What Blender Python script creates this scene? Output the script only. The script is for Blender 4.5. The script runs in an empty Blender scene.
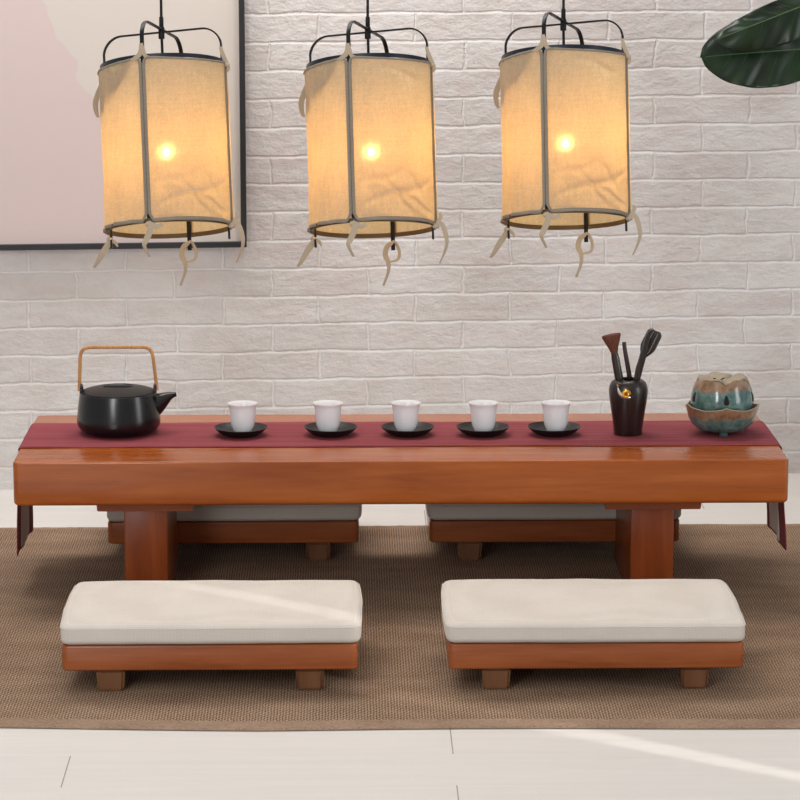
import bpy, bmesh, math, random
from mathutils import Vector, Matrix, noise
random.seed(7)
PI = math.pi
sc = bpy.context.scene
col = sc.collection

# ------------------------------------------------------------------ helpers
def obj(name, bm, mat, parent=None, smooth=True, angle=40, loc=None):
    me = bpy.data.meshes.new(name)
    bmesh.ops.recalc_face_normals(bm, faces=bm.faces)
    bm.to_mesh(me); bm.free()
    if smooth:
        for p in me.polygons: p.use_smooth = True
        try: me.set_sharp_from_angle(angle=math.radians(angle))
        except Exception: pass
    o = bpy.data.objects.new(name, me); col.objects.link(o)
    if mat: me.materials.append(mat)
    if parent: o.parent = parent
    if loc: o.location = loc
    return o

def tag(o, label, cat, group=None):
    o['label'] = label; o['category'] = cat
    if group: o['group'] = group
    return o

def thing(name, label, cat, loc=(0, 0, 0), rz=0, group=None):
    o = bpy.data.objects.new(name, None); col.objects.link(o)
    o.empty_display_size = .05
    o.location = loc; o.rotation_euler = (0, 0, rz)
    return tag(o, label, cat, group)

def struct(o):
    o['kind'] = 'structure'; return o

def dup(root, loc, label, rz=None):
    kids = {}
    for o in list(bpy.data.objects):
        if o.parent: kids.setdefault(o.parent.name, []).append(o)
    def cp(o, parent):
        c = o.copy(); col.objects.link(c); c.parent = parent
        for ch in kids.get(o.name, []): cp(ch, c)
        return c
    r = cp(root, None)
    r.location = loc; r['label'] = label
    if rz is not None: r.rotation_euler = (0, 0, rz)
    return r

def box(bm, x0, x1, y0, y1, z0, z1, bev=0, seg=3):
    vs = [bm.verts.new((x, y, z)) for z in (z0, z1) for y in (y0, y1) for x in (x0, x1)]
    fs = [(0, 2, 3, 1), (4, 5, 7, 6), (0, 1, 5, 4), (2, 6, 7, 3), (0, 4, 6, 2), (1, 3, 7, 5)]
    faces = [bm.faces.new([vs[i] for i in f]) for f in fs]
    if bev:
        es = {e for f in faces for e in f.edges}
        bmesh.ops.bevel(bm, geom=list(es), offset=bev, segments=seg, profile=.5, affect='EDGES')
    return vs

def bx(*a, **k):
    bm = bmesh.new(); box(bm, *a, **k); return bm

def lathe(bm, prof, n=48, cx=0, cy=0, close_bottom=False, close_top=False, fn=None):
    rings = []
    for (r, z) in prof:
        ring = []
        for i in range(n):
            a = 2 * PI * i / n
            p = Vector((cx + r * math.cos(a), cy + r * math.sin(a), z))
            if fn: p = fn(p, r, z, a)
            ring.append(bm.verts.new(p))
        rings.append(ring)
    for a, b in zip(rings, rings[1:]):
        for i in range(n):
            bm.faces.new((a[i], a[(i + 1) % n], b[(i + 1) % n], b[i]))
    if close_bottom: bm.faces.new(rings[0][::-1])
    if close_top: bm.faces.new(rings[-1])
    return rings

def smooth_path(pts, n=6):
    """Catmull-Rom through pts"""
    P = [Vector(p) for p in pts]
    P = [P[0] * 2 - P[1]] + P + [P[-1] * 2 - P[-2]]
    out = []
    for i in range(1, len(P) - 2):
        for k in range(n):
            t = k / n
            a, b, c, d = P[i - 1], P[i], P[i + 1], P[i + 2]
            out.append(.5 * ((2 * b) + (c - a) * t + (2 * a - 5 * b + 4 * c - d) * t * t + (3 * b - a - 3 * c + d) * t ** 3))
    out.append(P[-2])
    return out

def sweep(bm, pts, rad, n=10, squash=None, up=None, caps=True):
    """tube along pts; rad number or list of (a,b) half-sizes; up fixes the b direction"""
    pts = [Vector(p) for p in pts]
    m = len(pts); prev = None; rings = []
    for i, p in enumerate(pts):
        t = (pts[min(i + 1, m - 1)] - pts[max(i - 1, 0)]).normalized()
        if up is not None:
            u_ = up[i] if isinstance(up, list) else up
            s = t.cross(Vector(u_)).normalized()
        elif prev is None:
            ref = Vector((0, 0, 1)) if abs(t.z) < .9 else Vector((1, 0, 0))
            s = t.cross(ref).normalized()
        else:
            s = (prev - t * prev.dot(t)).normalized()
        prev = s
        b = s.cross(t).normalized()
        r = rad[i] if isinstance(rad, list) else rad
        ra, rb = r if isinstance(r, tuple) else (r, r)
        ring = []
        for k in range(n):
            a = 2 * PI * (k + .5) / n
            ca, sa = math.cos(a), math.sin(a)
            if squash:   # superellipse: flat bar
                ca = math.copysign(abs(ca) ** squash, ca); sa = math.copysign(abs(sa) ** squash, sa)
            ring.append(bm.verts.new(p + s * ra * ca + b * rb * sa))
        rings.append(ring)
    for a, b in zip(rings, rings[1:]):
        for k in range(n):
            bm.faces.new((a[k], a[(k + 1) % n], b[(k + 1) % n], b[k]))
    if caps:
        bm.faces.new(rings[0][::-1]); bm.faces.new(rings[-1])
    return rings

def grid(bm, nu, nv, f):
    V = [[bm.verts.new(f(i / nu, j / nv)) for j in range(nv + 1)] for i in range(nu + 1)]
    for i in range(nu):
        for j in range(nv):
            bm.faces.new((V[i][j], V[i + 1][j], V[i + 1][j + 1], V[i][j + 1]))
    return V

def solid(o, th, offset=0):
    m = o.modifiers.new('thickness', 'SOLIDIFY'); m.thickness = th; m.offset = offset
    return o

# ------------------------------------------------------------------ materials
def lin(r, g, b):
    f = lambda c: (c / 255) / 12.92 if c / 255 <= .04045 else ((c / 255 + .055) / 1.055) ** 2.4
    return (f(r), f(g), f(b), 1)

class M:
    def __init__(s, name):
        s.m = bpy.data.materials.new(name); s.m.use_nodes = True
        s.t = s.m.node_tree; s.t.nodes.clear()
        s.out = s.n('ShaderNodeOutputMaterial')
        s.b = s.n('ShaderNodeBsdfPrincipled')
        s.l(s.b.outputs[0], s.out.inputs[0])
    def n(s, typ, **kw):
        x = s.t.nodes.new(typ)
        for k, v in kw.items():
            if k.startswith('i_'):
                x.inputs[k[2:].replace('_', ' ')].default_value = v
            else: setattr(x, k, v)
        return x
    def l(s, a, b): s.t.links.new(a, b)
    def set(s, **kw):
        names = dict(color='Base Color', rough='Roughness', metal='Metallic', spec='Specular IOR Level', coat='Coat Weight',
                     coatr='Coat Roughness', sheen='Sheen Weight', emit='Emission Color', es='Emission Strength', trans='Transmission Weight')
        for k, v in kw.items(): s.b.inputs[names[k]].default_value = v
        return s
    def coord(s, scale=(1, 1, 1), loc=(0, 0, 0)):
        tc = s.n('ShaderNodeTexCoord'); mp = s.n('ShaderNodeMapping')
        mp.inputs['Scale'].default_value = scale; mp.inputs['Location'].default_value = loc
        s.l(tc.outputs['Object'], mp.inputs[0]); return mp.outputs[0]
    def noise(s, vec, scale, detail=4, rough=.5, dist=0):
        x = s.n('ShaderNodeTexNoise'); x.inputs['Scale'].default_value = scale; x.inputs['Detail'].default_value = detail
        x.inputs['Roughness'].default_value = rough; x.inputs['Distortion'].default_value = dist
        s.l(vec, x.inputs['Vector']); return x.outputs[0]
    def ramp(s, fac, stops):
        x = s.n('ShaderNodeValToRGB'); e = x.color_ramp.elements
        while len(e) < len(stops): e.new(.5)
        for el, (p, c) in zip(e, stops): el.position = p; el.color = c
        s.l(fac, x.inputs[0]); return x.outputs[0]
    def mix(s, fac, a, b, mode='MIX'):
        x = s.n('ShaderNodeMix', data_type='RGBA', blend_type=mode)
        for v, i in ((fac, 0), (a, 6), (b, 7)):
            if hasattr(v, 'is_linked') or hasattr(v, 'links'): s.l(v, x.inputs[i])
            else: x.inputs[i].default_value = v
        return x.outputs[2]
    def math(s, op, a, b=None, c=None):
        x = s.n('ShaderNodeMath', operation=op)
        for i, v in enumerate((a, b, c)):
            if v is None: continue
            if isinstance(v, (int, float)): x.inputs[i].default_value = v
            else: s.l(v, x.inputs[i])
        return x.outputs[0]
    def bump(s, h, strength=.3, dist=.002):
        x = s.n('ShaderNodeBump'); x.inputs['Strength'].default_value = strength; x.inputs['Distance'].default_value = dist
        s.l(h, x.inputs['Height']); s.l(x.outputs[0], s.b.inputs['Normal']); return x
    def base(s, c): s.l(c, s.b.inputs['Base Color'])

def plain(name, rgb, rough=.5, **kw):
    m = M(name); m.set(color=lin(*rgb), rough=rough, **kw); return m.m

def wood(name, dark, mid, light, axis='x', rough=.28, scale=1.0, coat=.06):
    m = M(name)
    st = {'x': (1.2, 14, 14), 'z': (14, 14, 1.2), 'y': (14, 1.2, 14)}[axis]
    v = m.coord(tuple(a * scale for a in st))
    n1 = m.noise(v, 2.2, 6, .55, .6)
    n2 = m.noise(v, 11, 5, .6, .2)
    big = m.noise(m.coord(tuple(.25 * a * scale for a in st)), 1.5, 3, .5, 1.0)
    f = m.math('ADD', m.math('MULTIPLY', n1, .55), m.math('ADD', m.math('MULTIPLY', n2, .2), m.math('MULTIPLY', big, .3)))
    c = m.ramp(f, [(.34, lin(*dark)), (.52, lin(*mid)), (.72, lin(*light))])
    m.base(c); m.set(rough=rough, coat=coat, coatr=.12, spec=.32)
    m.bump(n2, .06, .001)
    return m.m

W_top = wood('reddish_oak_top', (132, 62, 20), (158, 82, 32), (178, 102, 46), 'x', .22)
W_leg = wood('reddish_oak_leg', (98, 42, 16), (122, 56, 22), (142, 72, 32), 'z', .3)
W_plate = wood('reddish_oak_plate', (112, 54, 24), (134, 66, 32), (148, 78, 40), 'x', .35)
W_stool = wood('stool_walnut', (114, 56, 26), (142, 76, 40), (162, 96, 56), 'x', .27)
W_foot = wood('stool_foot_walnut', (84, 50, 30), (104, 68, 44), (126, 88, 60), 'z', .4)

def m_linen():
    m = M('cream_linen')
    v = m.coord()
    wx = m.n('ShaderNodeTexWave', wave_type='BANDS', bands_direction='X'); wx.inputs['Scale'].default_value = 130; wx.inputs['Distortion'].default_value = 2.2; wx.inputs['Detail Scale'].default_value = 3
    wy = m.n('ShaderNodeTexWave', wave_type='BANDS', bands_direction='DIAGONAL'); wy.inputs['Scale'].default_value = 120; wy.inputs['Distortion'].default_value = 2.2
    wz = m.n('ShaderNodeTexWave', wave_type='BANDS', bands_direction='Z'); wz.inputs['Scale'].default_value = 130; wz.inputs['Distortion'].default_value = 2
    for w in (wx, wy, wz): m.l(v, w.inputs[0])
    n = m.noise(v, 380, 3, .6)
    h = m.math('ADD', m.math('MULTIPLY', wx.outputs[1], .5), m.math('ADD', m.math('MULTIPLY', wz.outputs[1], .4), n))
    big = m.noise(v, 14, 3)
    f = m.math('ADD', m.math('MULTIPLY', h, .35), m.math('MULTIPLY', big, .3))
    m.base(m.ramp(f, [(.25, lin(190, 181, 171)), (.75, lin(207, 200, 191))]))
    m.set(rough=.95, spec=.1, sheen=.15)
    m.bump(h, .22, .0012)
    return m.m
LINEN = m_linen()

def m_runner():
    m = M('burgundy_ribbed_cloth')
    v = m.coord((1, 1, 1))
    sv = m.coord((3, 260, 3))
    n = m.noise(sv, 1.0, 4, .6)
    s2 = m.noise(m.coord((1, 60, 1)), 1.0, 3, .6)
    f = m.math('ADD', m.math('MULTIPLY', n, .5), m.math('MULTIPLY', s2, .5))
    m.base(m.ramp(f, [(.35, lin(112, 47, 55)), (.5, lin(130, 60, 67)), (.66, lin(148, 76, 81))]))
    m.set(rough=.85, spec=.2)
    m.bump(n, .3, .001)
    return m.m
RUNNER = m_runner()
LINING = plain('grey_lining_cloth', (214, 204, 194), .9, spec=.1)

def m_rug():
    m = M('woven_sisal')
    v = m.coord()
    d = m.n('ShaderNodeTexNoise'); d.inputs['Scale'].default_value = 60; d.inputs['Detail'].default_value = 2
    m.l(v, d.inputs[0])
    vv = m.n('ShaderNodeVectorMath', operation='MULTIPLY_ADD'); m.l(d.outputs['Color'], vv.inputs[0]); vv.inputs[1].default_value = (.0035, .0035, 0); m.l(v, vv.inputs[2])
    sp = m.n('ShaderNodeSeparateXYZ'); m.l(vv.outputs[0], sp.inputs[0])
    X = m.math('SINE', m.math('MULTIPLY', sp.outputs[0], 2 * PI / .0052))
    # rows offset along the warp
    Y = m.math('SINE', m.math('ADD', m.math('MULTIPLY', sp.outputs[1], 2 * PI / .0105), m.math('MULTIPLY', sp.outputs[0], 2 * PI / .0104)))
    w = m.math('ADD', m.math('MULTIPLY', X, .25), m.math('MULTIPLY', Y, .28))
    fine = m.noise(m.coord((1, .45, 1)), 330, 3, .65)
    big = m.noise(m.coord((1, 2.2, 1)), 6, 4, .55)
    h = m.math('ADD', w, m.math('MULTIPLY', fine, 1.1))
    f = m.math('ADD', m.math('MULTIPLY', h, .42), m.math('ADD', m.math('MULTIPLY', big, .24), .105))
    m.base(m.ramp(f, [(.22, lin(66, 49, 37)), (.45, lin(130, 106, 86)), (.75, lin(190, 164, 140))]))
    m.set(rough=.95, spec=.1)
    m.bump(h, .5, .003)
    return m.m
RUG = m_rug()
def m_bind():
    m = M('rug_binding_tape')
    n = m.noise(m.coord(), 160, 4, .6)
    n2 = m.noise(m.coord((1, 1, 1)), 12, 3)
    f = m.math('ADD', m.math('MULTIPLY', n, .6), m.math('MULTIPLY', n2, .4))
    m.base(m.ramp(f, [(.3, lin(120, 98, 81)), (.7, lin(162, 138, 118))]))
    m.set(rough=.95, spec=.1); m.bump(n, .4, .002)
    return m.m
BIND = m_bind()

def m_brick():
    m = M('whitewashed_brick')
    tc = m.n('ShaderNodeTexCoord')
    sp = m.n('ShaderNodeSeparateXYZ'); m.l(tc.outputs['Object'], sp.inputs[0])
    cb = m.n('ShaderNodeCombineXYZ')
    m.l(m.math('ADD', sp.outputs[0], -.0555 + .223 * 40), cb.inputs[0])
    m.l(m.math('ADD', sp.outputs[2], -.0537 + .065 * 4), cb.inputs[1])
    d = m.n('ShaderNodeTexNoise'); d.inputs['Scale'].default_value = 9; d.inputs['Detail'].default_value = 6; d.inputs['Roughness'].default_value = .6
    m.l(tc.outputs['Object'], d.inputs[0])
    vs = m.n('ShaderNodeVectorMath', operation='SUBTRACT'); m.l(d.outputs['Color'], vs.inputs[0]); vs.inputs[1].default_value = (.5, .5, .5)
    vv = m.n('ShaderNodeVectorMath', operation='MULTIPLY_ADD'); m.l(vs.outputs[0], vv.inputs[0]); vv.inputs[1].default_value = (.036, .016, 0); m.l(cb.outputs[0], vv.inputs[2])
    br = m.n('ShaderNodeTexBrick', offset=.5, offset_frequency=2)
    m.l(vv.outputs[0], br.inputs['Vector'])
    for k, v in (('Scale', 1), ('Mortar Size', .0050), ('Mortar Smooth', .85), ('Bias', 0), ('Brick Width', .223), ('Row Height', .065)):
        br.inputs[k].default_value = v
    br.inputs['Color1'].default_value = lin(212, 208, 206); br.inputs['Color2'].default_value = lin(219, 216, 214)
    br.inputs['Mortar'].default_value = lin(230, 228, 227)
    v = tc.outputs['Object']
    st = m.noise(m.coord((1, 1, 2.6)), 7, 6, .6, .4)
    tint = m.ramp(st, [(.3, lin(244, 238, 236)), (.6, lin(255, 255, 255))])
    c = m.mix(1.0, br.outputs[0], tint, 'MULTIPLY')
    m.base(c)
    n1 = m.noise(m.coord((1, 1, 1.7)), 26, 8, .62)
    n2 = m.noise(v, 5, 3)
    nub = m.noise(v, 120, 3)
    h = m.math('ADD', m.math('MULTIPLY', br.outputs['Fac'], -.42),
               m.math('ADD', m.math('MULTIPLY', n1, 1.0), m.math('ADD', m.math('MULTIPLY', n2, .6), m.math('MULTIPLY', nub, .06))))
    m.bump(h, .62, .013)
    m.set(rough=.75, spec=.25)
    return m.m
BRICK = m_brick()

def m_floor():
    m = M('white_plank_floor')
    tc = m.n('ShaderNodeTexCoord'); sp = m.n('ShaderNodeSeparateXYZ'); m.l(tc.outputs['Object'], sp.inputs[0])
    ROW = .166; L = 1.262
    yr = m.math('DIVIDE', m.math('ADD', sp.outputs[1], .9315 + ROW * 40), ROW)
    row = m.math('FLOOR', yr); fy = m.math('FRACT', yr)
    odd = m.math('MODULO', row, 2)
    xr = m.math('DIVIDE', m.math('ADD', m.math('ADD', sp.outputs[0], -.069 + L * 20), m.math('MULTIPLY', m.math('SUBTRACT', 1, odd), 0)), L)
    xr2 = m.math('ADD', xr, m.math('MULTIPLY', odd, .5))
    fx = m.math('FRACT', xr2); ix = m.math('FLOOR', xr2)
    dx = m.math('MULTIPLY', m.math('MINIMUM', fx, m.math('SUBTRACT', 1, fx)), L)
    dy = m.math('MULTIPLY', m.math('MINIMUM', fy, m.math('SUBTRACT', 1, fy)), ROW)
    jx = m.math('LESS_THAN', dx, .0010); jy = m.math('LESS_THAN', dy, .0006)
    idc = m.n('ShaderNodeCombineXYZ'); m.l(row, idc.inputs[0]); m.l(ix, idc.inputs[1])
    wn = m.n('ShaderNodeTexWhiteNoise'); m.l(idc.outputs[0], wn.inputs['Vector'])
    gv = m.n('ShaderNodeVectorMath', operation='MULTIPLY_ADD'); m.l(tc.outputs['Object'], gv.inputs[0]); gv.inputs[1].default_value = (1.1, 16, 1)
    m.l(wn.outputs['Color'], gv.inputs[2])
    g = m.noise(gv.outputs[0], 2.4, 6, .6, .5)
    f = m.math('ADD', m.math('MULTIPLY', g, .8), m.math('MULTIPLY', wn.outputs[0], .12))
    c = m.ramp(f, [(.25, lin(204, 200, 195)), (.7, lin(214, 210, 205))])
    c = m.mix(m.math('MULTIPLY', jy, .12), c, lin(150, 140, 130))
    c = m.mix(m.math('MULTIPLY', jx, .75), c, lin(90, 82, 75))
    m.base(c); m.set(rough=.42, spec=.4)
    m.bump(g, .05, .001)
    return m.m
FLOOR = m_floor()

BLACK_GLAZE = plain('matte_black_glaze', (11, 11, 13), .24, spec=.5)
LID_BLACK = plain('satin_black_lid', (12, 12, 12), .34, spec=.22)
SAUCER = plain('black_stoneware', (20, 19, 20), .42, spec=.35)
CUP = plain('white_porcelain', (228, 228, 230), .22, spec=.5, coat=.3)
def m_bamboo():
    m = M('bamboo'); n = m.noise(m.coord((20, 20, 3)), 12, 4)
    m.base(m.ramp(n, [(.3, lin(160, 108, 58)), (.7, lin(196, 146, 90))])); m.set(rough=.45); return m.m
BAMBOO = m_bamboo()
BLACKMETAL = plain('black_iron', (22, 23, 26), .38, metal=.6)
BLUEMETAL = plain('blued_steel', (30, 37, 48), .35, metal=.4)
WARM_RING = plain('bronzed_ring', (84, 66, 42), .45, metal=.25)  # dark ring with the bulb's warm light put into its colour
FRAME_BLACK = plain('black_frame', (26, 27, 32), .5)
def m_ebony():
    m = M('ebony'); n = m.noise(m.coord((60, 60, 6)), 3, 5)
    m.base(m.ramp(n, [(.35, lin(20, 12, 10)), (.7, lin(40, 26, 21))])); m.set(rough=.32, coat=.1); return m.m
EBONY = m_ebony()
def m_bristle():
    m = M('brown_bristle'); n = m.noise(m.coord((900, 900, 40)), 1, 3)
    m.base(m.ramp(n, [(.3, lin(60, 26, 13)), (.7, lin(112, 54, 30))])); m.set(rough=.7); m.bump(n, .4, .001); return m.m
BRISTLE = m_bristle()
SILVER = plain('silver', (215, 212, 205), .25, metal=.9)
GOLD = plain('gold', (200, 150, 60), .28, metal=.9)

def m_glaze(name, zlo, zhi, blot, brown_top=True):
    """turquoise glaze breaking to brown near the rim; zlo..zhi is the ragged edge"""
    m = M(name)
    tc = m.n('ShaderNodeTexCoord'); sp = m.n('ShaderNodeSeparateXYZ'); m.l(tc.outputs['Object'], sp.inputs[0])
    v = tc.outputs['Object']
    edge = m.noise(v, blot, 5, .6)
    zz = m.math('ADD', sp.outputs[2], m.math('MULTIPLY', m.math('SUBTRACT', edge, .5), .034))
    mr = m.n('ShaderNodeMapRange'); mr.inputs[1].default_value = zlo; mr.inputs[2].default_value = zhi; m.l(zz, mr.inputs[0])
    t = m.noise(v, 42, 5, .65, .6)
    teal = m.ramp(t, [(.3, lin(48, 76, 75)), (.5, lin(76, 108, 104)), (.72, lin(108, 136, 130))])
    b = m.noise(v, 60, 4)
    brown = m.ramp(b, [(.3, lin(104, 80, 62)), (.55, lin(138, 108, 84)), (.75, lin(150, 132, 112))])
    c = m.mix(mr.outputs[0], teal, brown)
    crack = m.n('ShaderNodeTexVoronoi', feature='DISTANCE_TO_EDGE'); crack.inputs['Scale'].default_value = 26
    m.l(v, crack.inputs['Vector'])
    k = m.math('LESS_THAN', crack.outputs[0], .018)
    c = m.mix(m.math('MULTIPLY', k, .10), c, lin(176, 168, 128))
    m.base(c); m.set(rough=.2, coat=.5, coatr=.1)
    m.bump(t, .15, .002)
    return m.m
GLAZE_BOWL = m_glaze('turquoise_glaze_bowl', .036, .041, 38)
GLAZE_LID = m_glaze('turquoise_glaze_lid', .090, .095, 38)
TAUPE = plain('taupe_unglazed_rim', (150, 138, 118), .5)
HOLE_SHADE = plain('sooty_interior', (18, 18, 18), .9)  # shade inside the lid openings, painted as flat black
TEALFOOT = plain('turquoise_foot_glaze', (62, 98, 92), .35)

def m_shade(name, back, tl, alpha, dens=1.0):
    m = M(name)
    m.t.nodes.remove(m.b)
    v = m.coord((1, 1, 1))
    weave = m.noise(m.coord((1, 1, .35)), 520, 2, .6)
    blot = m.noise(m.coord((1, 1, .6)), 13, 5, .6)
    slub = m.noise(m.coord((1, 1, 14)), 22, 3, .6); warp = m.noise(m.coord((9, 9, .6)), 22, 3, .6)
    f = m.math('ADD', m.math('ADD', m.math('MULTIPLY', weave, .34), m.math('MULTIPLY', blot, .30)), m.math('ADD', m.math('MULTIPLY', slub, .18), m.math('MULTIPLY', warp, .18)))
    def dk(c, k): return (c[0] * k, c[1] * k, c[2] * k, 1)
    cd = m.ramp(f, [(.3, dk(back, .85)), (.66, dk(back, 1.05))])
    ct = m.ramp(f, [(.34, dk(tl, .66)), (.64, dk(tl, 1.10))])
    d = m.n('ShaderNodeBsdfDiffuse'); t = m.n('ShaderNodeBsdfTranslucent'); a = m.n('ShaderNodeAddShader')
    m.l(cd, d.inputs[0]); m.l(ct, t.inputs[0]); m.l(d.outputs[0], a.inputs[0]); m.l(t.outputs[0], a.inputs[1])
    tr = m.n('ShaderNodeBsdfTransparent'); mx = m.n('ShaderNodeMixShader')
    mx.inputs[0].default_value = alpha
    rf = m.n('ShaderNodeBsdfRefraction'); rf.inputs['Roughness'].default_value = .9; rf.inputs['IOR'].default_value = 1.12; rf.inputs[0].default_value = (1, .9, .75, 1)
    m2 = m.n('ShaderNodeMixShader'); m2.inputs[0].default_value = alpha * 3; m.l(a.outputs[0], m2.inputs[1]); m.l(rf.outputs[0], m2.inputs[2])
    m.l(m2.outputs[0], mx.inputs[1]); m.l(tr.outputs[0], mx.inputs[2]); m.l(mx.outputs[0], m.out.inputs[0])
    bp = m.n('ShaderNodeBump'); bp.inputs['Strength'].default_value = .5; bp.inputs['Distance'].default_value = .002
    wr = m.noise(m.coord((1, 1, 1.6)), 22, 5, .6, 1.2)
    m.l(wr, bp.inputs['Height']); m.l(bp.outputs[0], d.inputs['Normal']); m.l(bp.outputs[0], t.inputs['Normal'])
    return m.m
SHADE = m_shade('linen_shade', (.25, .22, .18), (.58, .42, .185), .012)
HEM = m_shade('doubled_linen_hem', (.25, .22, .18), (.10, .08, .055), 0)
FOLD = m_shade('doubled_linen_fold', (.30, .28, .25), (.16, .14, .11), 0)
RIBBON = plain('linen_ribbon', (178, 163, 142), .9, spec=.1)

def m_bulb():
    m = M('glowing_bulb'); m.set(color=(1, .8, .5, 1), emit=(1.0, .57, .19, 1), es=640); return m.m
BULB = m_bulb()
SOCKET = plain('brass_socket', (120, 92, 52), .4, metal=.7)

def m_art():
    m = M('blush_abstract_print')
    tc = m.n('ShaderNodeTexCoord'); sp = m.n('ShaderNodeSeparateXYZ'); m.l(tc.outputs['Object'], sp.inputs[0])
    v = tc.outputs['Object']
    n = m.noise(v, 5, 4, .5, .3)
    # soft beige shape rising at the right-hand edge
    k = m.math('ADD', m.math('ADD', sp.outputs[0], m.math('MULTIPLY', sp.outputs[2], .55)), m.math('MULTIPLY', m.math('SUBTRACT', n, .5), .22))
    mr = m.n('ShaderNodeMapRange'); mr.inputs[1].default_value = .185; mr.inputs[2].default_value = .192; m.l(k, mr.inputs[0])
    c = m.mix(mr.outputs[0], lin(209, 193, 190), lin(210, 203, 195))
    fine = m.noise(v, 40, 4)
    c = m.mix(m.math('MULTIPLY', fine, .12), c, lin(208, 186, 180))
    m.base(c); m.set(rough=.6, spec=.2); return m.m
ART = m_art()

def m_leaf(name, a, b):
    m = M(name); n = m.noise(m.coord(), 18, 4)
    m.base(m.ramp(n, [(.3, lin(*a)), (.7, lin(*b))])); m.set(rough=.3, spec=.36); return m.m
LEAF = m_leaf('dark_green_leaf', (10, 26, 13), (24, 46, 22))
RIB = plain('pale_leaf_rib', (52, 76, 36), .45)
def m_bark():
    m = M('grey_bark'); n = m.noise(m.coord((1, 1, .3)), 60, 5)
    m.base(m.ramp(n, [(.3, lin(84, 72, 58)), (.7, lin(130, 116, 98))])); m.set(rough=.9); m.bump(n, .5, .004); return m.m
BARK = m_bark()
POT = plain('white_ceramic_pot', (214, 210, 204), .5)
SOIL = plain('dark_soil', (52, 40, 30), 1)
CEIL = plain('white_ceiling_paint', (232, 229, 224), .9)

# ------------------------------------------------------------------ setting
RUGZ = .003
fl = struct(obj('floor', bx(-3.2, 3.2, -6.6, 2.0, -.05, 0), FLOOR, smooth=False))
WALL_Y = 1.2; WALL_R = math.radians(4.6)
wall = struct(obj('wall_back', bx(-2.9, 2.9, 0, .12, 0, 2.75), BRICK, smooth=False))
wall.location = (0, WALL_Y, 0); wall.rotation_euler = (0, 0, WALL_R)
cl = struct(obj('ceiling', bx(-3.2, 3.2, -3.4, 2.0, 2.75, 2.85), CEIL, smooth=False))

# picture on the wall (thing in wall coordinates)
def on_wall(x, off=0, z=0):
    c, s = math.cos(WALL_R), math.sin(WALL_R)
    return (x * c + off * s, WALL_Y + x * s - off * c, z)
PX1 = -.3365; PX0 = -1.5; PZ0 = .564; PZ1 = 1.45; FW = .0128; FD = .036
pic = thing('framed_picture', 'large blush pink abstract print in a thin black frame on the brick wall', 'picture', on_wall((PX0 + PX1) / 2, 0, PZ0), WALL_R)
hw = (PX1 - PX0) / 2; H = PZ1 - PZ0
bm = bmesh.new()
box(bm, -hw, hw, -FD, -.001, 0, FW, .0012, 2); box(bm, -hw, hw, -FD, -.001, H - FW, H, .0012, 2)
box(bm, -hw, -hw + FW, -FD, -.001, FW, H - FW, .0012, 2); box(bm, hw - FW, hw, -FD, -.001, FW, H - FW, .0012, 2)
obj('frame', bm, FRAME_BLACK, pic, smooth=False)
art = obj('print', bx(-hw + FW * .6, hw - FW * .6, -.024, -.004, -(H / 2) + FW * .6, H / 2 - FW * .6), ART, pic, smooth=False, loc=(0, 0, H / 2))

# ------------------------------------------------------------------ rug
rug = thing('rug', 'brown woven sisal rug with bound edges under the low table', 'rug', (0, 0, 0))
def front_y(x): return -.792 + .004 * math.sin(x * 7 + .6) + (.020 * max(0, -(x + .25)) / .45 if x < -.25 else 0) - .004 * max(0, x)
def rear_y(x): return .728 + .003 * noise.noise(Vector((x * 14, 3, 0))) + .004 * math.sin(x * 3)
bm = bmesh.new()
RX = 1.35
def rugtop(u, v):
    x = -RX + 2 * RX * u; y0, y1 = front_y(x), rear_y(x)
    y = y0 + (y1 - y0) * v
    return Vector((x, y, RUGZ))
T = grid(bm, 120, 8, rugtop)
Bt = grid(bm, 120, 8, lambda u, v: rugtop(u, v) - Vector((0, 0, RUGZ - .0005)))
def skirt(a, b):
    for i in range(len(a) - 1): bm.faces.new((a[i], a[i + 1], b[i + 1], b[i]))
skirt([r[0] for r in T], [r[0] for r in Bt]); skirt([r[-1] for r in T], [r[-1] for r in Bt]); skirt(T[0], Bt[0]); skirt(T[-1], Bt[-1])
obj('woven_field', bm, RUG, rug, smooth=False)
def bind(f, sgn, rr, bumpy):
    b = bmesh.new(); pts = []; rad = []
    for i in range(241):
        x = -RX + 2 * RX * i / 240
        k = noise.noise(Vector((x * 40, sgn * 5, 0)))
        pts.append((x, f(x) - sgn * (rr * .8), .0020 + bumpy * .0012 * k)); rad.append((rr, .0018 + bumpy * .0012 * k))
    sweep(b, pts, rad, 10, up=(0, 0, 1)); return b
obj('front_binding', bind(front_y, -1, .030, .25), BIND, rug)
obj('rear_binding', bind(rear_y, 1, .012, .9), BIND, rug)

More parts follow.
